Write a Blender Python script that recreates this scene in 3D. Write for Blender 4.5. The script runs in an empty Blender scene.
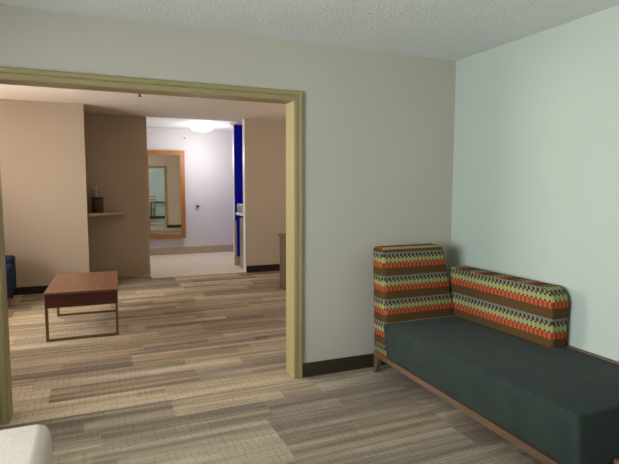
import bpy, bmesh, math, random
from mathutils import Vector, Matrix
random.seed(7)
PI = math.pi
sc = bpy.context.scene
col = sc.collection

# ------------------------------------------------------------------ materials
def s2l(c):
    return tuple(((v/255)/12.92 if v/255 <= .04045 else ((v/255+.055)/1.055)**2.4) for v in c) + (1,)

class NT:
    """small helper round a node tree"""
    def __init__(s, name):
        s.m = bpy.data.materials.new(name); s.m.use_nodes = True
        s.t = s.m.node_tree; s.n = s.t.nodes; s.l = s.t.links
        s.b = s.n['Principled BSDF']
    def new(s, typ, **kw):
        n = s.n.new(typ)
        for k, v in kw.items(): setattr(n, k, v)
        return n
    def link(s, a, b): s.l.new(a, b)
    def math(s, op, a, b=None, c=None, clamp=False):
        n = s.n.new('ShaderNodeMath'); n.operation = op; n.use_clamp = clamp
        for i, v in enumerate((a, b, c)):
            if v is None: continue
            if isinstance(v, (int, float)): n.inputs[i].default_value = v
            else: s.l.new(v, n.inputs[i])
        return n.outputs[0]
    def mix(s, f, a, b, typ='MIX'):
        n = s.n.new('ShaderNodeMix'); n.data_type = 'RGBA'; n.blend_type = typ
        for sock, v in ((n.inputs[0], f), (n.inputs[6], a), (n.inputs[7], b)):
            if isinstance(v, (int, float)): sock.default_value = v
            elif isinstance(v, tuple): sock.default_value = v
            else: s.l.new(v, sock)
        return n.outputs[2]
    def noise(s, vec, scale, detail=2, rough=.5, scl=None):
        n = s.n.new('ShaderNodeTexNoise')
        n.inputs['Scale'].default_value = scale; n.inputs['Detail'].default_value = detail
        n.inputs['Roughness'].default_value = rough
        if scl:
            m = s.n.new('ShaderNodeVectorMath'); m.operation = 'MULTIPLY'
            s.l.new(vec, m.inputs[0]); m.inputs[1].default_value = scl; vec = m.outputs[0]
        s.l.new(vec, n.inputs['Vector'])
        return n.outputs['Fac']
    def bump(s, h, strength, dist):
        n = s.n.new('ShaderNodeBump'); n.inputs['Strength'].default_value = strength
        n.inputs['Distance'].default_value = dist
        s.l.new(h, n.inputs['Height']); s.l.new(n.outputs[0], s.b.inputs['Normal'])
    def coord(s, which='Object'):
        return s.n.new('ShaderNodeTexCoord').outputs[which]
    def ramp(s, f, stops):
        n = s.n.new('ShaderNodeValToRGB'); e = n.color_ramp.elements
        e[0].position, e[0].color = stops[0]; e[1].position, e[1].color = stops[1]
        for p, c in stops[2:]:
            k = e.new(p); k.color = c
        s.l.new(f, n.inputs[0]); return n.outputs[0]

def plain(name, rgb, rough=.6, metal=0, var=.06, scale=30, bump=0, bdist=.001, spec=.5, emit=0):
    k = NT(name); c = s2l(rgb)
    f = k.noise(k.coord(), scale, 3)
    d = tuple(max(0, v*(1-var)) for v in c[:3]) + (1,); u = tuple(min(1, v*(1+var)) for v in c[:3]) + (1,)
    k.link(k.mix(f, d, u), k.b.inputs['Base Color'])
    k.b.inputs['Roughness'].default_value = rough; k.b.inputs['Metallic'].default_value = metal
    k.b.inputs['Specular IOR Level'].default_value = spec
    if bump: k.bump(k.noise(k.coord(), scale*6, 2), bump, bdist)
    if emit:
        k.b.inputs['Emission Color'].default_value = c; k.b.inputs['Emission Strength'].default_value = emit
    return k.m

def paint(name, rgb):
    k = NT(name); c = s2l(rgb); co = k.coord()
    f = k.noise(co, 1.3, 3)
    k.link(k.mix(f, tuple(v*.97 for v in c[:3])+(1,), tuple(min(1, v*1.03) for v in c[:3])+(1,)), k.b.inputs['Base Color'])
    k.b.inputs['Roughness'].default_value = .75; k.b.inputs['Specular IOR Level'].default_value = .25
    k.bump(k.noise(co, 180, 3), .12, .001)
    return k.m

def popcorn(name, rgb):
    k = NT(name); c = s2l(rgb); co = k.coord()
    f = k.noise(co, 64, 3, .6)
    g = k.ramp(f, [(.38, (0, 0, 0, 1)), (.62, (1, 1, 1, 1))])
    k.link(k.mix(g, tuple(v*.94 for v in c[:3])+(1,), c), k.b.inputs['Base Color'])
    k.b.inputs['Roughness'].default_value = .95; k.b.inputs['Specular IOR Level'].default_value = .1
    k.bump(g, .5, .004)
    return k.m

def wood(name, dark, light, rough=.45, axis=1, scale=1.0):
    k = NT(name); co = k.coord()
    s = [38*scale]*3; s[axis] = 1.6*scale
    f = k.noise(co, 1, 5, .65, tuple(s))
    s2 = [140*scale]*3; s2[axis] = 5*scale
    g = k.noise(co, 1, 3, .6, tuple(s2))
    h = k.math('ADD', k.math('MULTIPLY', f, .7), k.math('MULTIPLY', g, .3))
    k.link(k.ramp(h, [(.34, s2l(dark)), (.64, s2l(light))]), k.b.inputs['Base Color'])
    k.b.inputs['Roughness'].default_value = rough; k.bump(h, .15, .001)
    return k.m

def carpet():
    k = NT('plank_carpet')
    co = k.coord(); sx = k.new('ShaderNodeSeparateXYZ'); k.link(co, sx.inputs[0])
    X, Y = sx.outputs[0], sx.outputs[1]
    W, L = .258, 1.0
    yr = k.math('DIVIDE', k.math('ADD', Y, .30+W*40), W)
    row = k.math('FLOOR', yr); fy = k.math('FRACT', yr)
    wn = k.new('ShaderNodeTexWhiteNoise', noise_dimensions='1D'); k.link(k.math('MULTIPLY', row, 1.37), wn.inputs['W'])
    xr = k.math('ADD', k.math('DIVIDE', k.math('ADD', X, 40.0), L), wn.outputs['Value'])
    cl = k.math('FLOOR', xr)
    cv = k.new('ShaderNodeCombineXYZ'); k.link(cl, cv.inputs[0]); k.link(row, cv.inputs[1])
    w2 = k.new('ShaderNodeTexWhiteNoise', noise_dimensions='2D'); k.link(cv.outputs[0], w2.inputs['Vector'])
    tone = w2.outputs['Value']
    # narrower strips woven inside the planks
    row2 = k.math('FLOOR', k.math('MULTIPLY', yr, 2)); wn2 = k.new('ShaderNodeTexWhiteNoise', noise_dimensions='1D'); k.link(k.math('MULTIPLY', row2, 3.11), wn2.inputs['W'])
    cl2 = k.math('FLOOR', k.math('ADD', k.math('MULTIPLY', k.math('ADD', X, 40.0), .8), wn2.outputs['Value']))
    cv2 = k.new('ShaderNodeCombineXYZ'); k.link(cl2, cv2.inputs[0]); k.link(row2, cv2.inputs[1]); cv2.inputs[2].default_value = 5
    w3 = k.new('ShaderNodeTexWhiteNoise', noise_dimensions='3D'); k.link(cv2.outputs[0], w3.inputs['Vector'])
    tone = k.math('ADD', k.math('MULTIPLY', tone, .72), k.math('MULTIPLY', w3.outputs['Value'], .5))
    # offset the streaks per plank
    sc3 = k.new('ShaderNodeSeparateColor'); k.link(w2.outputs['Color'], sc3.inputs[0])
    offv = k.new('ShaderNodeCombineXYZ')
    k.link(k.math('ADD', X, k.math('MULTIPLY', sc3.outputs[1], 30)), offv.inputs[0])
    k.link(k.math('ADD', Y, k.math('MULTIPLY', sc3.outputs[2], 30)), offv.inputs[1])
    ov = offv.outputs[0]
    streak = k.noise(ov, 1, 3, .55, (.55, 15, 1))      # broad bands along the plank
    fine = k.noise(ov, 1, 2, .6, (2.5, 105, 1))        # thin yarn lines
    base = k.math('ADD', k.math('MULTIPLY', tone, .46), k.math('MULTIPLY', streak, .95))
    base = k.math('ADD', k.math('SUBTRACT', base, .22), k.math('MULTIPLY', k.math('SUBTRACT', fine, .5), .34))
    c = k.ramp(base, [(.20, s2l((122, 111, 100))), (.86, s2l((214, 200, 176))), (.40, s2l((144, 132, 118))), (.54, s2l((166, 153, 135))), (.68, s2l((190, 176, 154)))])
    c = k.mix(k.math('MULTIPLY', sc3.outputs[2], .45), c, (1.0, .86, .72, 1), 'MULTIPLY')
    # thread rows across and along the plank
    warp = k.noise(ov, 1, 2, .6, (5, 9, 1))
    wv = k.math('FRACT', k.math('ADD', k.math('MULTIPLY', X, 1/.038), k.math('MULTIPLY', warp, 1.1)))
    cross = k.noise(ov, 1, 2, .55, (22, 7, 1))
    dens = k.noise(ov, 1, 1, .5, (1.6, 3, 1))
    cm = k.math('MULTIPLY', k.math('LESS_THAN', wv, .13), k.math('MULTIPLY', k.math('GREATER_THAN', cross, .47), k.math('GREATER_THAN', dens, .42)))
    c = k.mix(k.math('MULTIPLY', cm, .28), c, s2l((66, 58, 50)))
    ln = k.math('FRACT', k.math('MULTIPLY', Y, 1/.0215))
    lm = k.math('MULTIPLY', k.math('LESS_THAN', ln, .20), k.math('GREATER_THAN', k.noise(ov, 1, 2, .5, (6, 8, 1)), .40))
    c = k.mix(k.math('MULTIPLY', lm, .40), c, s2l((66, 58, 50)))
    sp = k.noise(co, 420, 2)
    c = k.mix(.25, c, k.ramp(sp, [(.3, (.25, .25, .25, 1)), (.7, (.9, .9, .9, 1))]), 'OVERLAY')
    k.link(c, k.b.inputs['Base Color'])
    k.b.inputs['Roughness'].default_value = .95; k.b.inputs['Specular IOR Level'].default_value = .08
    hh = k.math('ADD', sp, k.math('MULTIPLY', k.math('ADD', cm, lm), -.5))
    k.bump(hh, .35, .003)
    return k.m

def band_fabric():
    """striped upholstery; UV are metres, v = height on the cloth"""
    k = NT('striped_weave')
    uv = k.coord('UV'); s = k.new('ShaderNodeSeparateXYZ'); k.link(uv, s.inputs[0])
    U, V = s.outputs[0], s.outputs[1]
    t = k.math('FRACT', V)            # 0 bottom of brown .. 1 top of grey
    q = .034
    fu = k.math('FRACT', k.math('DIVIDE', U, q))
    fu2 = k.math('FRACT', k.math('ADD', k.math('DIVIDE', U, q), .5))
    fine = k.math('FRACT', k.math('DIVIDE', U, q/3))
    brown = k.mix(k.math('MULTIPLY', k.math('LESS_THAN', fine, .3), .5), s2l((104, 76, 40)), s2l((66, 46, 24)))
    orange = k.mix(k.math('LESS_THAN', fu, .40), s2l((204, 98, 58)), s2l((146, 62, 36)))
    grey = k.mix(k.math('MULTIPLY', k.math('LESS_THAN', k.math('FRACT', k.math('DIVIDE', U, q/2)), .45), .7), s2l((150, 148, 130)), s2l((92, 78, 58)))
    yellow = s2l((180, 172, 104))
    def band(lo, hi): return k.math('MULTIPLY', k.math('GREATER_THAN', t, lo), k.math('LESS_THAN', t, hi))
    c = brown
    c = k.mix(band(.34, .55), c, orange)
    c = k.mix(band(.55, .80), c, yellow)
    c = k.mix(band(.80, 1.01), c, grey)
    dk = s2l((40, 34, 26)); pale = s2l((150, 148, 124))
    c = k.mix(k.math('MULTIPLY', band(.55, .605), k.math('LESS_THAN', fu2, .44)), c, dk)
    c = k.mix(k.math('MULTIPLY', band(.61, .74), k.math('LESS_THAN', fu2, .30)), c, pale)
    c = k.mix(k.math('MULTIPLY', band(.74, .80), k.math('LESS_THAN', fu2, .44)), c, dk)
    c = k.mix(k.math('MULTIPLY', band(.80, .86), k.math('GREATER_THAN', fu2, .62)), c, dk)
    c = k.mix(k.math('MULTIPLY', band(.86, .93), k.math('GREATER_THAN', fu2, .70)), c, dk)
    c = k.mix(k.math('MULTIPLY', k.noise(uv, 900, 1), .25), c, s2l((60, 50, 36)))
    c = k.mix(1.0, c, (.78, .78, .78, 1), 'MULTIPLY')
    k.link(c, k.b.inputs['Base Color'])
    k.b.inputs['Roughness'].default_value = .9; k.b.inputs['Specular IOR Level'].default_value = .15
    k.bump(k.math('ADD', k.noise(uv, 700, 2), k.math('MULTIPLY', fine, .6)), .3, .001)
    return k.m

def woven(name, a, b, scale=260, rough=.95, sheen=0.0):
    k = NT(name); co = k.coord()
    n1 = k.noise(co, scale, 2); n2 = k.noise(co, 9, 3)
    f = k.math('ADD', k.math('MULTIPLY', n1, .75), k.math('MULTIPLY', n2, .25))
    k.link(k.ramp(f, [(.33, s2l(a)), (.67, s2l(b))]), k.b.inputs['Base Color'])
    k.b.inputs['Roughness'].default_value = rough; k.b.inputs['Specular IOR Level'].default_value = .15
    if sheen: k.b.inputs['Sheen Weight'].default_value = sheen
    k.bump(n1, .4, .0015)
    return k.m

def glass_mat():
    m = bpy.data.materials.new('window_glass'); m.use_nodes = True; t = m.node_tree; t.nodes.clear()
    o = t.nodes.new('ShaderNodeOutputMaterial'); tr = t.nodes.new('ShaderNodeBsdfTransparent')
    gl = t.nodes.new('ShaderNodeBsdfGlossy'); gl.inputs['Roughness'].default_value = .02
    fr = t.nodes.new('ShaderNodeFresnel'); fr.inputs[0].default_value = 1.45
    mx = t.nodes.new('ShaderNodeMixShader')
    t.links.new(fr.outputs[0], mx.inputs[0]); t.links.new(tr.outputs[0], mx.inputs[1]); t.links.new(gl.outputs[0], mx.inputs[2])
    t.links.new(mx.outputs[0], o.inputs[0]); return m

def mirror_mat():
    k = NT('mirror_glass'); k.b.inputs['Base Color'].default_value = (.80, .83, .81, 1)
    k.b.inputs['Metallic'].default_value = 1; k.b.inputs['Roughness'].default_value = .01
    return k.m

M = dict(
    wall_main=paint('greige_wall_paint', (188, 182, 168)),
    wall_greenlit=paint('greenlit_wall_paint', (176, 184, 172)),  # pale green cast of the outdoor light is mixed into this wall colour
    wall_far=paint('tan_wall_paint', (188, 174, 158)),
    wall_hall=paint('white_hall_paint', (218, 212, 208)),
    wall_blue=paint('deep_blue_paint', (8, 10, 205)),
    ceil=popcorn('popcorn_ceiling', (232, 234, 232)),
    ceil_far=popcorn('popcorn_ceiling_far', (222, 214, 206)),
    carpet=carpet(),
    tile=plain('pale_hall_carpet', (214, 202, 180), .8, var=.12, scale=9, bump=.2),
    trim=plain('khaki_trim_paint', (154, 140, 98), .42, var=.03, scale=8),
    base_dark=plain('brown_baseboard', (54, 42, 27), .5, var=.4, scale=40),
    base_black=plain('dark_baseboard', (44, 30, 26), .5, var=.15, scale=20),
    base_tan=plain('tan_baseboard', (186, 168, 134), .55, var=.08, scale=14),
    white=plain('white_paint', (226, 224, 220), .5, var=.02),
    fabric=band_fabric(),
    seat=woven('dark_green_woven', (32, 41, 38), (56, 65, 57), 320, .95, .05),
    sofawood=wood('walnut_frame', (78, 58, 42), (118, 90, 68), .5),
    tabletop=wood('reddish_brown_laminate', (100, 68, 50), (136, 98, 76), .4, axis=1),
    tablefront=wood('shaded_reddish_brown_apron', (66, 30, 24), (98, 48, 36), .5, axis=0),  # table wood again, darker and redder: shade on the front painted in
    brass=plain('bronze_metal', (134, 112, 78), .38, .75, var=.05),
    navy=woven('navy_woven', (26, 42, 66), (46, 66, 96), 220),
    cabinet=wood('brown_laminate', (78, 62, 46), (108, 88, 66), .5, axis=2),
    orange=wood('honey_wood', (148, 92, 42), (182, 120, 60), .4, axis=2, scale=.8),
    mirror=mirror_mat(),
    lamp=plain('lit_lamp_shade', (255, 250, 240), .5, emit=2.2),
    shade=plain('lit_fabric_shade', (255, 214, 160), .7, emit=3.5),
    dark=plain('dark_metal', (38, 34, 30), .45, .3),
    chrome=plain('brushed_metal', (170, 168, 160), .35, .8),
    bucket=plain('dark_olive_vinyl', (70, 60, 44), .5, var=.15),
    counter=plain('white_laminate', (222, 220, 214), .4, var=.04),
    linen=woven('cream_linen', (222, 204, 188), (238, 224, 210), 160, .9),
    glass=glass_mat(), chairwood=wood('chair_wood', (120, 80, 44), (160, 112, 66), .5, axis=2),
    black=plain('black_laminate', (24, 22, 22), .4),
    outside=plain('leafy_ground', (90, 120, 70), .9, var=.4, scale=3),
)

# ------------------------------------------------------------------ mesh helpers
def box(bm, x0, x1, y0, y1, z0, z1):
    vs = [bm.verts.new(p) for p in ((x0,y0,z0),(x1,y0,z0),(x1,y1,z0),(x0,y1,z0),(x0,y0,z1),(x1,y0,z1),(x1,y1,z1),(x0,y1,z1))]
    fs = [bm.faces.new([vs[i] for i in f]) for f in ((0,3,2,1),(4,5,6,7),(0,1,5,4),(1,2,6,5),(2,3,7,6),(3,0,4,7))]
    return vs, fs
def hexa(bm, pts):
    vs = [bm.verts.new(p) for p in pts]
    return vs, [bm.faces.new([vs[i] for i in f]) for f in ((0,3,2,1),(4,5,6,7),(0,1,5,4),(1,2,6,5),(2,3,7,6),(3,0,4,7))]
def bevel(bm, w, seg=3, edges=None):
    bmesh.ops.bevel(bm, geom=list(edges if edges is not None else bm.edges), offset=w, segments=seg, profile=.5, affect='EDGES', clamp_overlap=True)
def lathe(bm, prof, cx=0, cy=0, n=28, z=0):
    rings = []
    for r, h in prof:
        rings.append([bm.verts.new((cx+r*math.cos(2*PI*i/n), cy+r*math.sin(2*PI*i/n), z+h)) for i in range(n)])
    for a, b in zip(rings, rings[1:]):
        for i in range(n): bm.faces.new((a[i], a[(i+1) % n], b[(i+1) % n], b[i]))
    bm.faces.new(rings[0][::-1]); bm.faces.new(rings[-1])
def tube(bm, pts, r, n=10):
    pts = [Vector(p) for p in pts]; rings = []
    for i, p in enumerate(pts):
        d = (pts[min(i+1, len(pts)-1)] - pts[max(i-1, 0)]).normalized()
        a = d.orthogonal().normalized(); b = d.cross(a)
        rr = r[i] if isinstance(r, (list, tuple)) else r
        if rings:   # keep the frame steady
            a = (pa - d*pa.dot(d)).normalized(); b = d.cross(a)
        pa = a
        rings.append([bm.verts.new(p + rr*(a*math.cos(2*PI*k/n) + b*math.sin(2*PI*k/n))) for k in range(n)])
    for a, b in zip(rings, rings[1:]):
        for i in range(n): bm.faces.new((a[i], a[(i+1) % n], b[(i+1) % n], b[i]))
    bm.faces.new(rings[0][::-1]); bm.faces.new(rings[-1])
def prism(bm, poly, axis, a, b):
    """extrude a 2D polygon along axis from a to b (poly gives the other two coordinates in order)"""
    def P(q, t):
        q = list(q); q.insert(axis, t); return q
    A = [bm.verts.new(P(q, a)) for q in poly]; B = [bm.verts.new(P(q, b)) for q in poly]
    n = len(poly)
    for i in range(n): bm.faces.new((A[i], A[(i+1) % n], B[(i+1) % n], B[i]))
    bm.faces.new(A[::-1]); bm.faces.new(B)
def obj(name, bm, mat, parent=None, smooth=False, origin=None):
    bmesh.ops.recalc_face_normals(bm, faces=bm.faces)
    me = bpy.data.meshes.new(name)
    if origin is not None:
        bmesh.ops.translate(bm, verts=bm.verts, vec=-Vector(origin))
    bm.to_mesh(me); bm.free()
    me.materials.append(mat)
    o = bpy.data.objects.new(name, me); col.objects.link(o)
    if origin is not None: o.location = origin
    if smooth:
        for p in me.polygons: p.use_smooth = True
    if parent:
        o.parent = parent
    return o
def struct(name, bm, mat, parent=None):
    o = obj(name, bm, mat, parent)
    if parent is None: o['kind'] = 'structure'
    return o
def thing(name, label, cat, loc=(0, 0, 0), rz=0, group=None):
    o = bpy.data.objects.new(name, None); col.objects.link(o)
    o.empty_display_size = .1
    o.location = loc; o.rotation_euler = (0, 0, rz); o['label'] = label; o['category'] = cat
    if group: o['group'] = group
    return o
def tag(o, label, cat, group=None):
    o['label'] = label; o['category'] = cat
    if group: o['group'] = group
    return o
def NB(): return bmesh.new()
def simple(name, dims, mat, parent=None, bv=0, seg=2, smooth=False):
    bm = NB(); box(bm, *dims)
    if bv: bevel(bm, bv, seg)
    return obj(name, bm, mat, parent, smooth)

# ------------------------------------------------------------------ setting
H, HF, HC = 2.44, 2.51, 2.60
XL, XJ, OT = -3.25, -1.41, 2.03          # opening
XW = -5.2                                 # outside wall with the windows
YR = -5.2                                 # rear wall of the front room
T = .14                                   # thickness of the dividing wall
YA, YB, YK, YN, YF = 4.08, 5.04, 4.63, 5.49, 7.36
XA, XB, XK = -2.83, -1.95, -.46

bm = NB(); box(bm, XW-.2, 2.6, YR-.2, 4.66, -.1, 0); struct('floor', bm, M['carpet'])
bm = NB(); box(bm, XA, XB, 4.66, YB, -.1, 0); struct('floor_recess', bm, M['carpet'])
bm = NB(); box(bm, XB, 2.6, 4.66, 7.6, -.1, 0.002); struct('floor_hall', bm, M['tile'])
bm = NB(); box(bm, XW-.2, .2, YR-.2, T/2, H, H+.3); struct('ceiling', bm, M['ceil'])
bm = NB(); box(bm, XW-.2, 2.6, T/2, YB, HF, HF+.3); box(bm, XK, 2.6, YB, YN+.1, HF, HF+.3); struct('ceiling_far', bm, M['ceil_far'])
bm = NB(); box(bm, XB-.1, XK, YB, 7.6, HC, HC+.3); box(bm, XK, 2.6, YN+.1, 7.6, HC, HC+.3); struct('ceiling_hall', bm, M['white'])

# dividing wall with the wide opening: front room side and far room side are painted differently
bm = NB()
box(bm, XW, XL, 0, T/2, 0, HF); box(bm, XJ, 0.0, 0, T/2, 0, HF); box(bm, XL, XJ, 0, T/2, OT, HF)
struct('wall_front', bm, M['wall_main'])
bm = NB()
box(bm, XW, XL, T/2, T, 0, HF); box(bm, XJ, 2.6, T/2, T, 0, HF); box(bm, XL, XJ, T/2, T, OT, HF)
struct('wall_front_reverse', bm, M['wall_far'])
bm = NB(); box(bm, 0, .2, YR, T/2, 0, H+.1); struct('wall_right', bm, M['wall_greenlit'])
bm = NB(); box(bm, XW, 0.2, YR-.2, YR, 0, H+.1); struct('wall_rear', bm, M['wall_greenlit'])
# outside wall with two window holes
W1 = (-3.8, -1.3, .75, 2.2); W2 = (1.2, 3.0, .75, 2.15)
bm = NB()
box(bm, XW-.2, XW, YR-.2, W1[0], 0, HF)
box(bm, XW-.2, XW, W1[1], W2[0], 0, HF)
box(bm, XW-.2, XW, W2[1], YB, 0, HF)
for w in (W1, W2):
    box(bm, XW-.2, XW, w[0], w[1], 0, w[2]); box(bm, XW-.2, XW, w[0], w[1], w[3], HF)
struct('wall_left', bm, M['wall_far'])
for i, w in enumerate((W1, W2)):
    bm = NB(); f = .05
    x0, x1 = XW-.14, XW-.06; ym = (w[0]+w[1])/2
    box(bm, x0, x1, w[0], w[0]+f, w[2], w[3]); box(bm, x0, x1, w[1]-f, w[1], w[2], w[3])
    box(bm, x0, x1, w[0], w[1], w[2], w[2]+f); box(bm, x0, x1, w[0], w[1], w[3]-f, w[3]); box(bm, x0, x1, ym-f/2, ym+f/2, w[2], w[3])
    wn = struct('window_%d' % (i+1), bm, M['white'])
    bm = NB(); box(bm, XW-.105, XW-.1, w[0]+f, w[1]-f, w[2]+f, w[3]-f); obj('pane', bm, M['glass'], wn)
    bm = NB(); box(bm, XW-.06, XW+.05, w[0]-.03, w[1]+.03, w[2]-.03, w[2]); obj('sill', bm, M['white'], wn)

# far room walls
bm = NB(); box(bm, XW, XA, YA, YB+.1, 0, HF); struct('wall_far_left', bm, M['wall_far'])
bm = NB(); box(bm, XA, XB, YB, YF, 0, HC+.1); struct('wall_recess', bm, M['wall_far'])
bm = NB(); box(bm, XK, 2.6, YK, YK+.12, 0, HF); struct('wall_far_right', bm, M['wall_far'])
bm = NB(); box(bm, XK-.005, XK+.004, YK+.006, YK+.124, 0, HF); struct('trim_2', bm, M['white'])
bm = NB(); box(bm, .9, 1.0, YK+.12, YN, 0, HF); struct('wall_niche', bm, M['wall_blue'])
bm = NB(); box(bm, -.415, .9, YN, YN+.07, 0, HF); struct('wall_blue', bm, M['wall_blue'])
bm = NB(); box(bm, -.424, -.414, YN-.004, YN+.074, 0, HF); struct('trim_3', bm, M['white'])
bm = NB(); box(bm, XB-.1, 2.6, YF, YF+.15, 0, HC+.1); struct('wall_far', bm, M['wall_hall'])
bm = NB(); box(bm, 1.0, 1.1, YN+.07, YF, 0, HC+.1); struct('wall_hall_right', bm, M['wall_hall'])
bm = NB(); box(bm, XB, XB+.01, YB+.012, YF, 0, HC); struct('wall_hall_left', bm, M['wall_hall'])
bm = NB(); box(bm, 2.5, 2.6, T, YK, 0, HF); struct('wall_far_room_right', bm, M['wall_far'])

# baseboards
def bb(name, mat, *dims, bv=.004):
    bm = NB()
    for d in dims: box(bm, *d)
    return struct(name, bm, mat)
bb('baseboard_front', M['base_dark'], (XJ+.068, 0, -.014, 0, 0, .105), (XW, XL-.068, -.014, 0, 0, .105))
bb('baseboard_right', M['base_dark'], (-.014, 0, YR, -.014, 0, .105))
bb('baseboard_rear', M['base_black'], (XW, -.014, YR, YR+.014, 0, .105))
bb('baseboard_left', M['base_dark'], (XW, XW+.014, YR+.014, -.014, 0, .105))
bb('baseboard_front_reverse', M['base_black'], (XJ+.068, 2.5, T, T+.014, 0, .105))
bb('baseboard_far_left', M['base_black'], (XW, XA+.001, YA-.014, YA, 0, .10))
bb('baseboard_far_right', M['base_black'], (XK+.012, 2.5, YK-.014, YK, 0, .11))
bb('baseboard_recess', M['base_tan'], (XA, XB+.012, YB-.014, YB, 0, .16), (XA, XA+.014, YA, YB, 0, .16))
bb('baseboard_far', M['base_tan'], (XB+.01, 1.0, YF-.014, YF, 0, .15))
bb('baseboard_blue', M['base_tan'], (-.432, .9, YN-.016, YN, 0, .15))
bb('trim_4', M['base_tan'], (-.428, -.385, YN-.012, YN, .15, .80))

# casing and jamb liner of the opening
def casing(name, ywall, sgn):
    # profile: (distance out from the opening edge, thickness)
    prof = [(0, 0), (0, .013), (.006, .016), (.026, .016), (.030, .011), (.034, .011), (.038, .019), (.060, .021), (.066, .017), (.068, 0)]
    bm = NB(); path = [((XL, 0), (-1, 0)), ((XL, OT), (-1, 1)), ((XJ, OT), (1, 1)), ((XJ, 0), (1, 0))]
    rings = []
    for (px, pz), (dx, dz) in path:
        rings.append([bm.verts.new((px+dx*d, ywall+sgn*t, pz+dz*d)) for d, t in prof])
    n = len(prof)
    for a, b in zip(rings, rings[1:]):
        for i in range(n): bm.faces.new((a[i], a[(i+1) % n], b[(i+1) % n], b[i]))
    bm.faces.new(rings[0]); bm.faces.new(rings[-1])
    return bm
bm = casing('c', 0, -1); b2 = casing('c', T, 1)
me = bpy.data.meshes.new('tmp'); b2.to_mesh(me); b2.free(); bm.from_mesh(me); bpy.data.meshes.remove(me)
j = .003
box(bm, XL-.002, XL+j, -.012, T+.012, 0, OT); box(bm, XJ-j, XJ+.002, -.012, T+.012, 0, OT); box(bm, XL, XJ, -.012, T+.012, OT-j, OT+.002)
struct('trim_1', bm, M['trim'])

# ------------------------------------------------------------------ patterned chaise sofa in the corner
def uvbox(o, topmode, zc, P):
    """box mapping of the cloth: zc = height of the middle of an orange band, P = repeat of the bands"""
    me = o.data; uv = me.uv_layers.new(name='cloth')
    for p in me.polygons:
        n = p.normal
        for li in p.loop_indices:
            v = me.vertices[me.loops[li].vertex_index].co
            if abs(n.z) > .8 and topmode: u, w = v.x, v.y*.9+.03
            elif abs(n.y) >= abs(n.x): u, w = v.x, v.z + (-(v.y) if abs(n.z) > .6 else 0)
            else: u, w = v.y, v.z + (v.x if abs(n.z) > .6 else 0)
            uv.data[li].uv = (u, (w-zc)/P+.445+20)
SX0, SX1, SY0, SY1 = -.82, -.035, -1.91, -.30
sofa = thing('chaise_sofa', 'dark green corner chaise sofa with striped orange and yellow backs', 'sofa', (0, 0, 0))
# seat: rounded slab with a slight crown
bm = NB()
nx, ny = 8, 14
def seatbm():
    bm = NB(); vs, fs = box(bm, SX0, SX1, SY0, SY1+.02, .153, .428)
    for v in bm.verts:
        if v.co.z < .2 and v.co.x < -.5: v.co.x += .025
        if v.co.z < .2 and v.co.y > -1: v.co.z += .02
    bevel(bm, .016, 3)
    bmesh.ops.subdivide_edges(bm, edges=[e for e in bm.edges if e.calc_length() > .2], cuts=7, use_grid_fill=True)
    for v in bm.verts:
        if v.co.z > .418:
            a = (v.co.x-SX0)/(SX1-SX0); b = (v.co.y-SY0)/(SY1-SY0)
            v.co.z += .012*max(0, math.sin(PI*min(1, max(0, a))))*max(0, math.sin(PI*min(1, max(0, b))))**.5
    return bm
obj('seat', seatbm(), M['seat'], sofa, smooth=True)
# end back: tall panel facing the seat, slightly raked
def endback():
    bm = NB()
    pts = [(-.806,-.315,.174),(-.10,-.315,.174),(-.10,-.12,.174),(-.806,-.12,.174),
           (-.832,-.27,.982),(-.285,-.27,.982),(-.285,-.12,.982),(-.832,-.12,.982)]
    hexa(bm, pts)
    bm.edges.ensure_lookup_table()
    top = [e for e in bm.edges if min(e.verts[0].co.z, e.verts[1].co.z) > .9]
    vert = [e for e in bm.edges if abs(e.verts[0].co.z-e.verts[1].co.z) > .3]
    bevel(bm, .034, 5, top+vert)
    bmesh.ops.subdivide_edges(bm, edges=[e for e in bm.edges if e.calc_length() > .25], cuts=5, use_grid_fill=True)
    return bm
o = obj('end_backrest', endback(), M['fabric'], sofa, smooth=True); uvbox(o, False, .852, .171)
# side back along the right wall, rounded at its free top corner
def sideback():
    bm = NB(); y0, y1, z0, z1, R = -1.19, -.245, .415, .803, .085
    prof = [(y1, z0), (y0, z0)]
    for k in range(9):
        a = PI - k*PI/16
        prof.append((y0+R+R*math.cos(a), z1-R+R*math.sin(a)))
    prof.append((y1, z1))
    prism(bm, prof, 0, -.16, -.035)
    es = [e for e in bm.edges if abs(e.verts[0].co.x-e.verts[1].co.x) < .02 and not all(abs(v.co.z-z0) < .001 for v in e.verts)]
    bevel(bm, .016, 3, es)
    for v in bm.verts:                      # rake: front face leans a little into the seat at the top
        if v.co.x < -.1: v.co.x -= (v.co.z-z0)*.04 + .03*(v.co.y-y0)/(y1-y0)
    return bm
o = obj('side_backrest', sideback(), M['fabric'], sofa, smooth=False); uvbox(o, True, .70, .193)
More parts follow.
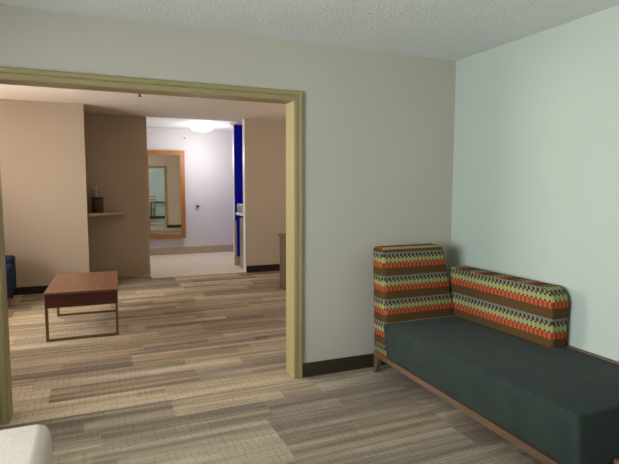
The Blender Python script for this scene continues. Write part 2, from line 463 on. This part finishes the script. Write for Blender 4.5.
# wooden base: front rail, end rails, back rail, wall-side ledge
bm = NB(); vs, _ = box(bm, SX0+.018, SX0+.05, SY0+.01, -.125, .112, .152)
for v in vs:
    if v.co.y > -1: v.co.z += .024
obj('front_rail', bm, M['sofawood'], sofa)
bm = NB(); box(bm, SX1-.04, SX1-.01, SY0+.01, -.125, .112, .152); obj('rear_rail', bm, M['sofawood'], sofa)
for yy in (SY0+.01, -.16): simple('cross_rail', (SX0+.056, SX1-.04, yy, yy+.03, .112, .152), M['sofawood'], sofa)
simple('wall_ledge', (-.036, -.006, SY0+.02, -.20, .15, .432), M['sofawood'], sofa, .003)
def splay(x, y, dy):
    zt = .174 if y > -1 else .150
    bm = NB(); w = .022
    hexa(bm, [(x-w*.7, y+dy-w*.6, 0), (x+w*.7, y+dy-w*.6, 0), (x+w*.7, y+dy+w*.6, 0), (x-w*.7, y+dy+w*.6, 0),
              (x-w, y-w*2.4, zt), (x+w, y-w*2.4, zt), (x+w, y+w*1.2, zt), (x-w, y+w*1.2, zt)])
    bevel(bm, .003, 1); return bm
for x, y, dy in ((-.776, -.150, .03), (-.08, -.155, .03), (-.776, -1.78, -.04), (-.08, -1.78, -.04)):
    obj('leg', splay(x, y, dy), M['sofawood'], sofa)
bm = NB(); box(bm, -.59, -.50, -1.965, -1.915, 0, .19); bevel(bm, .008, 2); obj('end_leg', bm, M['sofawood'], sofa)

# ------------------------------------------------------------------ low table in the far room
tb = thing('coffee_table', 'low reddish brown coffee table on bronze metal sled legs', 'table', (-2.853, 2.2, 0), math.radians(-1.8))
def tl(name, d, mat, bv=.002): 
    bm = NB()
    for q in d: box(bm, *q)
    if bv: bevel(bm, bv, 1)
    o = obj(name, bm, mat, tb); return o
hx, y0, y1 = .315, -.53, .55
tl('table_top', [(-hx, hx, y0, y1, .432, .452)], M['tabletop'])
tl('apron', [(-hx+.004, hx-.004, y0+.004, y1-.004, .31, .432)], M['tablefront'])
for yy in (y0+.005, y1-.035-.06):
    tl('leg_frame', [(-hx+.004, -hx+.028, yy, yy+.03, 0, .312), (hx-.028, hx-.004, yy, yy+.03, 0, .312), (-hx+.02, hx-.02, yy, yy+.03, 0, .02)], M['brass'], 0)

# ------------------------------------------------------------------ blue loveseat at the left, mostly behind the jamb
ls = thing('blue_sofa', 'navy blue sofa end showing past the left door jamb', 'sofa', (-4.42, 3.55, 0))
def part(name, d, mat, par, bv, seg=3):
    bm = NB(); box(bm, *d); bevel(bm, bv, seg); return obj(name, bm, mat, par, smooth=False)
part('base', (-.70, .70, -.30, .28, .10, .32), M['navy'], ls, .015)
part('backrest', (-.70, .735, .22, .40, .12, .545), M['navy'], ls, .03)
part('seat_cushion', (-.66, -.005, -.32, .2, .325, .43), M['navy'], ls, .04)
part('seat_cushion', (.005, .60, -.32, .2, .325, .43), M['navy'], ls, .04)
part('armrest', (.61, .745, -.35, .215, .10, .46), M['navy'], ls, .05, 4)
part('armrest', (-.80, -.665, -.35, .215, .10, .46), M['navy'], ls, .05, 4)
for x in (-.74, .68):
    for y in (-.28, .33):
        bm = NB(); lathe(bm, [(.014, 0), (.022, .12)], x, y, 10); obj('leg', bm, M['dark'], ls)

# ------------------------------------------------------------------ cabinet just visible behind the right jamb
cb = thing('cabinet', 'brown wood cabinet standing behind the right door jamb', 'cabinet', (.3, 3.05, 0))
part('body', (-.655, .75, -.14, .215, .0, .735), M['cabinet'], cb, .003, 1)
part('cabinet_top', (-.675, .77, -.16, .225, .737, .762), M['cabinet'], cb, .003, 1)
for k in range(2):
    d = simple('door', (-.63+k*.69, .03+k*.69, -.158, -.141, .05, .71), M['cabinet'], cb, .003)
    simple('handle', (.0+k*.04-.0, .012+k*.04, -.175, -.158, .34, .46), M['chrome'], d)
tlp = thing('table_lamp', 'table lamp with a glowing shade standing on the brown cabinet', 'lamp', (.55, 3.06, .762))
bm = NB(); lathe(bm, [(.07, 0), (.07, .015), (.015, .03), (.03, .12), (.045, .2), (.012, .3), (.008, .42)]); obj('lamp_base', bm, M['chrome'], tlp, True)
bm = NB()
lathe(bm, [(.15, .34), (.11, .56)], n=32)
obj('lamp_shade', bm, M['shade'], tlp, True)

# floor lamp in the corner by the sofa
fl = thing('floor_lamp', 'floor lamp with a glowing drum shade beside the blue sofa', 'lamp', (-4.95, 3.82, 0))
bm = NB(); lathe(bm, [(.13, 0), (.13, .02), (.02, .03)]); obj('base', bm, M['dark'], fl, True)
bm = NB(); lathe(bm, [(.011, .03), (.011, 1.42)], n=12); obj('pole', bm, M['dark'], fl, True)
bm = NB(); lathe(bm, [(.19, 1.42), (.17, 1.66)], n=32); obj('lamp_shade', bm, M['shade'], fl, True)

# ------------------------------------------------------------------ corner shelf and what stands on it
bm = NB(); prism(bm, [(XA, 4.50), (XA+.03, 4.50), (-2.27, YB-.03), (-2.27, YB), (XA, YB)], 2, .985, 1.025); bevel(bm, .003, 1)
tag(obj('corner_shelf', bm, M['base_tan']), 'small tan triangular shelf fixed in the brown wall recess', 'shelf')
ib = thing('ice_bucket', 'dark olive ice bucket on the corner shelf', 'bucket', (-2.69, 4.84, 1.0255))
bm = NB(); lathe(bm, [(.074, 0), (.078, .01), (.082, .195), (.082, .21)], n=32); obj('body', bm, M['bucket'], ib, True)
bm = NB(); lathe(bm, [(.086, .21), (.086, .222), (.03, .23)], n=32); obj('lid', bm, M['dark'], ib, True)
bt = thing('bottle', 'pale beige bottle standing behind the ice bucket on the shelf', 'bottle', (-2.715, 4.985, 1.0255))
bm = NB(); lathe(bm, [(.036, 0), (.038, .01), (.038, .29), (.026, .33), (.022, .345)], n=20); obj('body', bm, M['base_tan'], bt, True)
bm = NB(); lathe(bm, [(.026, .346), (.026, .375)], n=16); obj('cap', bm, M['white'], bt, True)

# ------------------------------------------------------------------ hall: mirror, lamp, alarm, hook, counter
MW = .80
mr = thing('wall_mirror', 'tall rectangular mirror in an orange wood frame on the white wall', 'mirror', (-1.0, YF-.085, 0), math.radians(-3.5))
z0, z1, fw = .345, 2.145, .092
bm = NB()
for d in ((-MW, -MW+fw, -.03, .0, z0, z1), (-fw, 0, -.03, .0, z0, z1), (-MW+fw, -fw, -.03, .0, z1-fw, z1), (-MW+fw, -fw, -.03, .0, z0, z0+fw)): box(bm, *d)
obj('frame', bm, M['orange'], mr)
simple('mirror_glass', (-MW+fw, -fw, -.016, -.010, z0+fw, z1-fw), M['mirror'], mr)
simple('backing', (-MW+.02, -.02, 0.0005, .03, z0+.02, z1-.02), M['dark'], mr)
dl = thing('ceiling_light', 'glowing white flush dome light on the hall ceiling', 'lamp', (-.74, 6.72, HC))
bm = NB(); lathe(bm, [(.215, -.018), (.215, 0)], n=36); obj('mount', bm, M['white'], dl)
bm = NB(); lathe(bm, [(.06, -.10), (.14, -.094), (.19, -.074), (.208, -.045), (.212, -.0185)], n=36); obj('diffuser', bm, M['lamp'], dl, True)
al = thing('smoke_alarm', 'small grey alarm high on the white hall wall', 'alarm', (-.976, YF, 2.416))
bm = NB(); box(bm, -.045, .045, -.02, 0, -.045, .045); bevel(bm, .008, 2); obj('plate', bm, M['white'], al)
bm = NB(); box(bm, -.02, .02, -.04, -.0205, -.025, .02); bevel(bm, .006, 2); obj('sensor', bm, M['chrome'], al)
hk = thing('wall_hook', 'small dark round hook on a white plate on the hall wall', 'hook', (-.735, YF, 1.0))
bm = NB(); box(bm, -.03, .03, -.008, 0, -.09, .04); bevel(bm, .003, 1); obj('plate', bm, M['white'], hk)
bm = NB(); tube(bm, [(0, -.0085, 0), (0, -.05, 0)], [.018, .03], 14); obj('knob', bm, M['dark'], hk, True)
sp = thing('ceiling_sprinkler', 'small dark sprinkler head hanging from the far room ceiling', 'sprinkler', (-2.21, 2.88, HF))
bm = NB(); lathe(bm, [(.038, -.006), (.038, 0)], n=20); obj('collar', bm, M['white'], sp)
bm = NB(); lathe(bm, [(.010, -.045), (.010, -.0065)], n=12); obj('stem', bm, M['dark'], sp)
bm = NB(); lathe(bm, [(.022, -.052), (.024, -.046)], n=16); obj('deflector', bm, M['dark'], sp)

fr = thing('mini_fridge', 'narrow grey appliance below the white counter in the niche', 'appliance', (-.1, 5.02, 0))
part('body', (-.31, .5, -.18, .16, .02, .88), M['chrome'], fr, .004, 1)
part('base', (-.29, .5, -.16, .14, 0, .02), M['dark'], fr, .002, 1)
bm = NB(); prism(bm, [(-.40, 4.83), (.895, 4.83), (.895, YN-.002), (-.30, YN-.002), (-.455, 5.26), (-.455, 4.9)], 2, .925, .965); bevel(bm, .004, 1)
tag(obj('countertop', bm, M['counter']), 'white countertop jutting from the blue niche', 'counter')
mw = thing('microwave', 'silver microwave standing on the white niche counter', 'microwave', (-.15, 5.18, .966))
part('body', (-.25, .25, -.17, .20, 0, .15), M['chrome'], mw, .006, 1)
simple('door', (-.262, -.2505, -.14, .17, .02, .13), M['chrome'], mw, .003)

# ------------------------------------------------------------------ bed whose corner fills the lower left
bd = thing('bed', 'bed corner under a smooth cream cover at the lower left', 'bed', (-3.88, -2.50, 0))
bm = NB(); box(bm, -.985, .985, -1.0, 1.03, .30, .61); bevel(bm, .045, 5)
obj('mattress', bm, M['linen'], bd, True)
part('bed_base', (-.965, .965, -.98, 1.0, .09, .2995), M['linen'], bd, .02)
for x in (-.9, .9):
    for y in (-.92, .92):
        bm = NB(); lathe(bm, [(.022, 0), (.03, .09)], x, y, 12); obj('leg', bm, M['dark'], bd)

# ------------------------------------------------------------------ desk and chair at the rear wall, seen in the mirror
dk = thing('writing_desk', 'black writing desk against the rear wall reflected in the mirror', 'desk', (-1.55, -4.85, 0))
part('desktop', (-.45, .5, -.3, .25, .72, .75), M['black'], dk, .003, 1)
for x in (-.42, .46):
    for y in (-.27, .22): simple('leg', (x-.02, x+.02, y-.02, y+.02, 0, .72), M['black'], dk)
ch = thing('dining_chair', 'wooden chair in front of the black desk reflected in the mirror', 'chair', (-2.1, -4.25, 0), .5)
part('seat', (-.21, .21, -.21, .21, .43, .46), M['chairwood'], ch, .01, 2)
for x in (-.18, .18):
    simple('leg', (x-.018, x+.018, .16, .20, 0, .43), M['chairwood'], ch)
    bm = NB(); tube(bm, [(x, -.2, 0), (x, -.19, .45), (x, -.22, .75), (x, -.28, 1.02)], .018, 8); obj('leg', bm, M['chairwood'], ch, True)
for z in (.7, .85, .97):
    bm = NB(); tube(bm, [(-.18, -.21-(z-.7)*.22, z), (0, -.24-(z-.7)*.22, z), (.18, -.21-(z-.7)*.22, z)], .02, 8); obj('back_slat', bm, M['chairwood'], ch, True)

# ground outside the windows
bm = NB(); box(bm, -14, XW-.2, -8, 8, -.6, -.5); g = obj('ground', bm, M['outside']); g['kind'] = 'structure'

# ------------------------------------------------------------------ light
def area(name, loc, rot, sx, sy, power, rgb):
    l = bpy.data.lights.new(name, 'AREA'); l.shape = 'RECTANGLE'; l.size = sx; l.size_y = sy
    l.energy = power; l.color = rgb
    o = bpy.data.objects.new(name, l); col.objects.link(o); o.location = loc; o.rotation_euler = rot
    return o
def point(name, loc, power, rgb, r=.1):
    l = bpy.data.lights.new(name, 'POINT'); l.energy = power; l.color = rgb; l.shadow_soft_size = r
    o = bpy.data.objects.new(name, l); col.objects.link(o); o.location = loc
    return o
area('daylight_front', (XW-.25, (W1[0]+W1[1])/2, 1.45), (0, -PI/2, 0), 1.45, 2.6, 290, (.87, .955, 1.0))
area('daylight_far', (XW-.25, (W2[0]+W2[1])/2, 1.45), (0, -PI/2, 0), 1.4, 1.8, 175, (1.0, .93, .83))
point('floor_lamp_bulb', (-4.95, 3.82, 1.75), 62, (1.0, .89, .76), .12)
point('table_lamp_bulb', (.55, 3.06, 1.40), 13, (1.0, .82, .62), .08)
point('ceiling_light_bulb', (-.74, 6.45, HC-.6), 34, (.95, .96, 1.0), .2)

w = bpy.data.worlds.new('World'); sc.world = w; w.use_nodes = True
nt = w.node_tree; bg = nt.nodes['Background']
sky = nt.nodes.new('ShaderNodeTexSky'); sky.sky_type = 'NISHITA'; sky.sun_disc = False; sky.sun_elevation = math.radians(40)
nt.links.new(sky.outputs[0], bg.inputs[0]); bg.inputs[1].default_value = .12

# ------------------------------------------------------------------ camera
cam = bpy.data.cameras.new('Camera'); co = bpy.data.objects.new('Camera', cam); col.objects.link(co); sc.camera = co
yaw, pit, rol, f = -0.4019, 0.0899, 0.0030, 505.08
F = Vector((-math.sin(yaw)*math.cos(pit), math.cos(yaw)*math.cos(pit), -math.sin(pit)))
R0 = Vector((math.cos(yaw), math.sin(yaw), 0)); U0 = R0.cross(F)
R = R0*math.cos(rol) + U0*math.sin(rol); U = -R0*math.sin(rol) + U0*math.cos(rol)
mt = Matrix((R, U, -F)).transposed().to_4x4(); mt.translation = Vector((-2.7314, -3.4019, 1.424))
co.matrix_world = mt
cam.sensor_fit = 'HORIZONTAL'; cam.sensor_width = 36; cam.lens = 36*f/619
cam.clip_start = .05

sc.view_settings.view_transform = 'Standard'; sc.view_settings.look = 'None'
sc.view_settings.gamma = 1; sc.view_settings.use_curve_mapping = False
sc.view_settings.exposure = 0
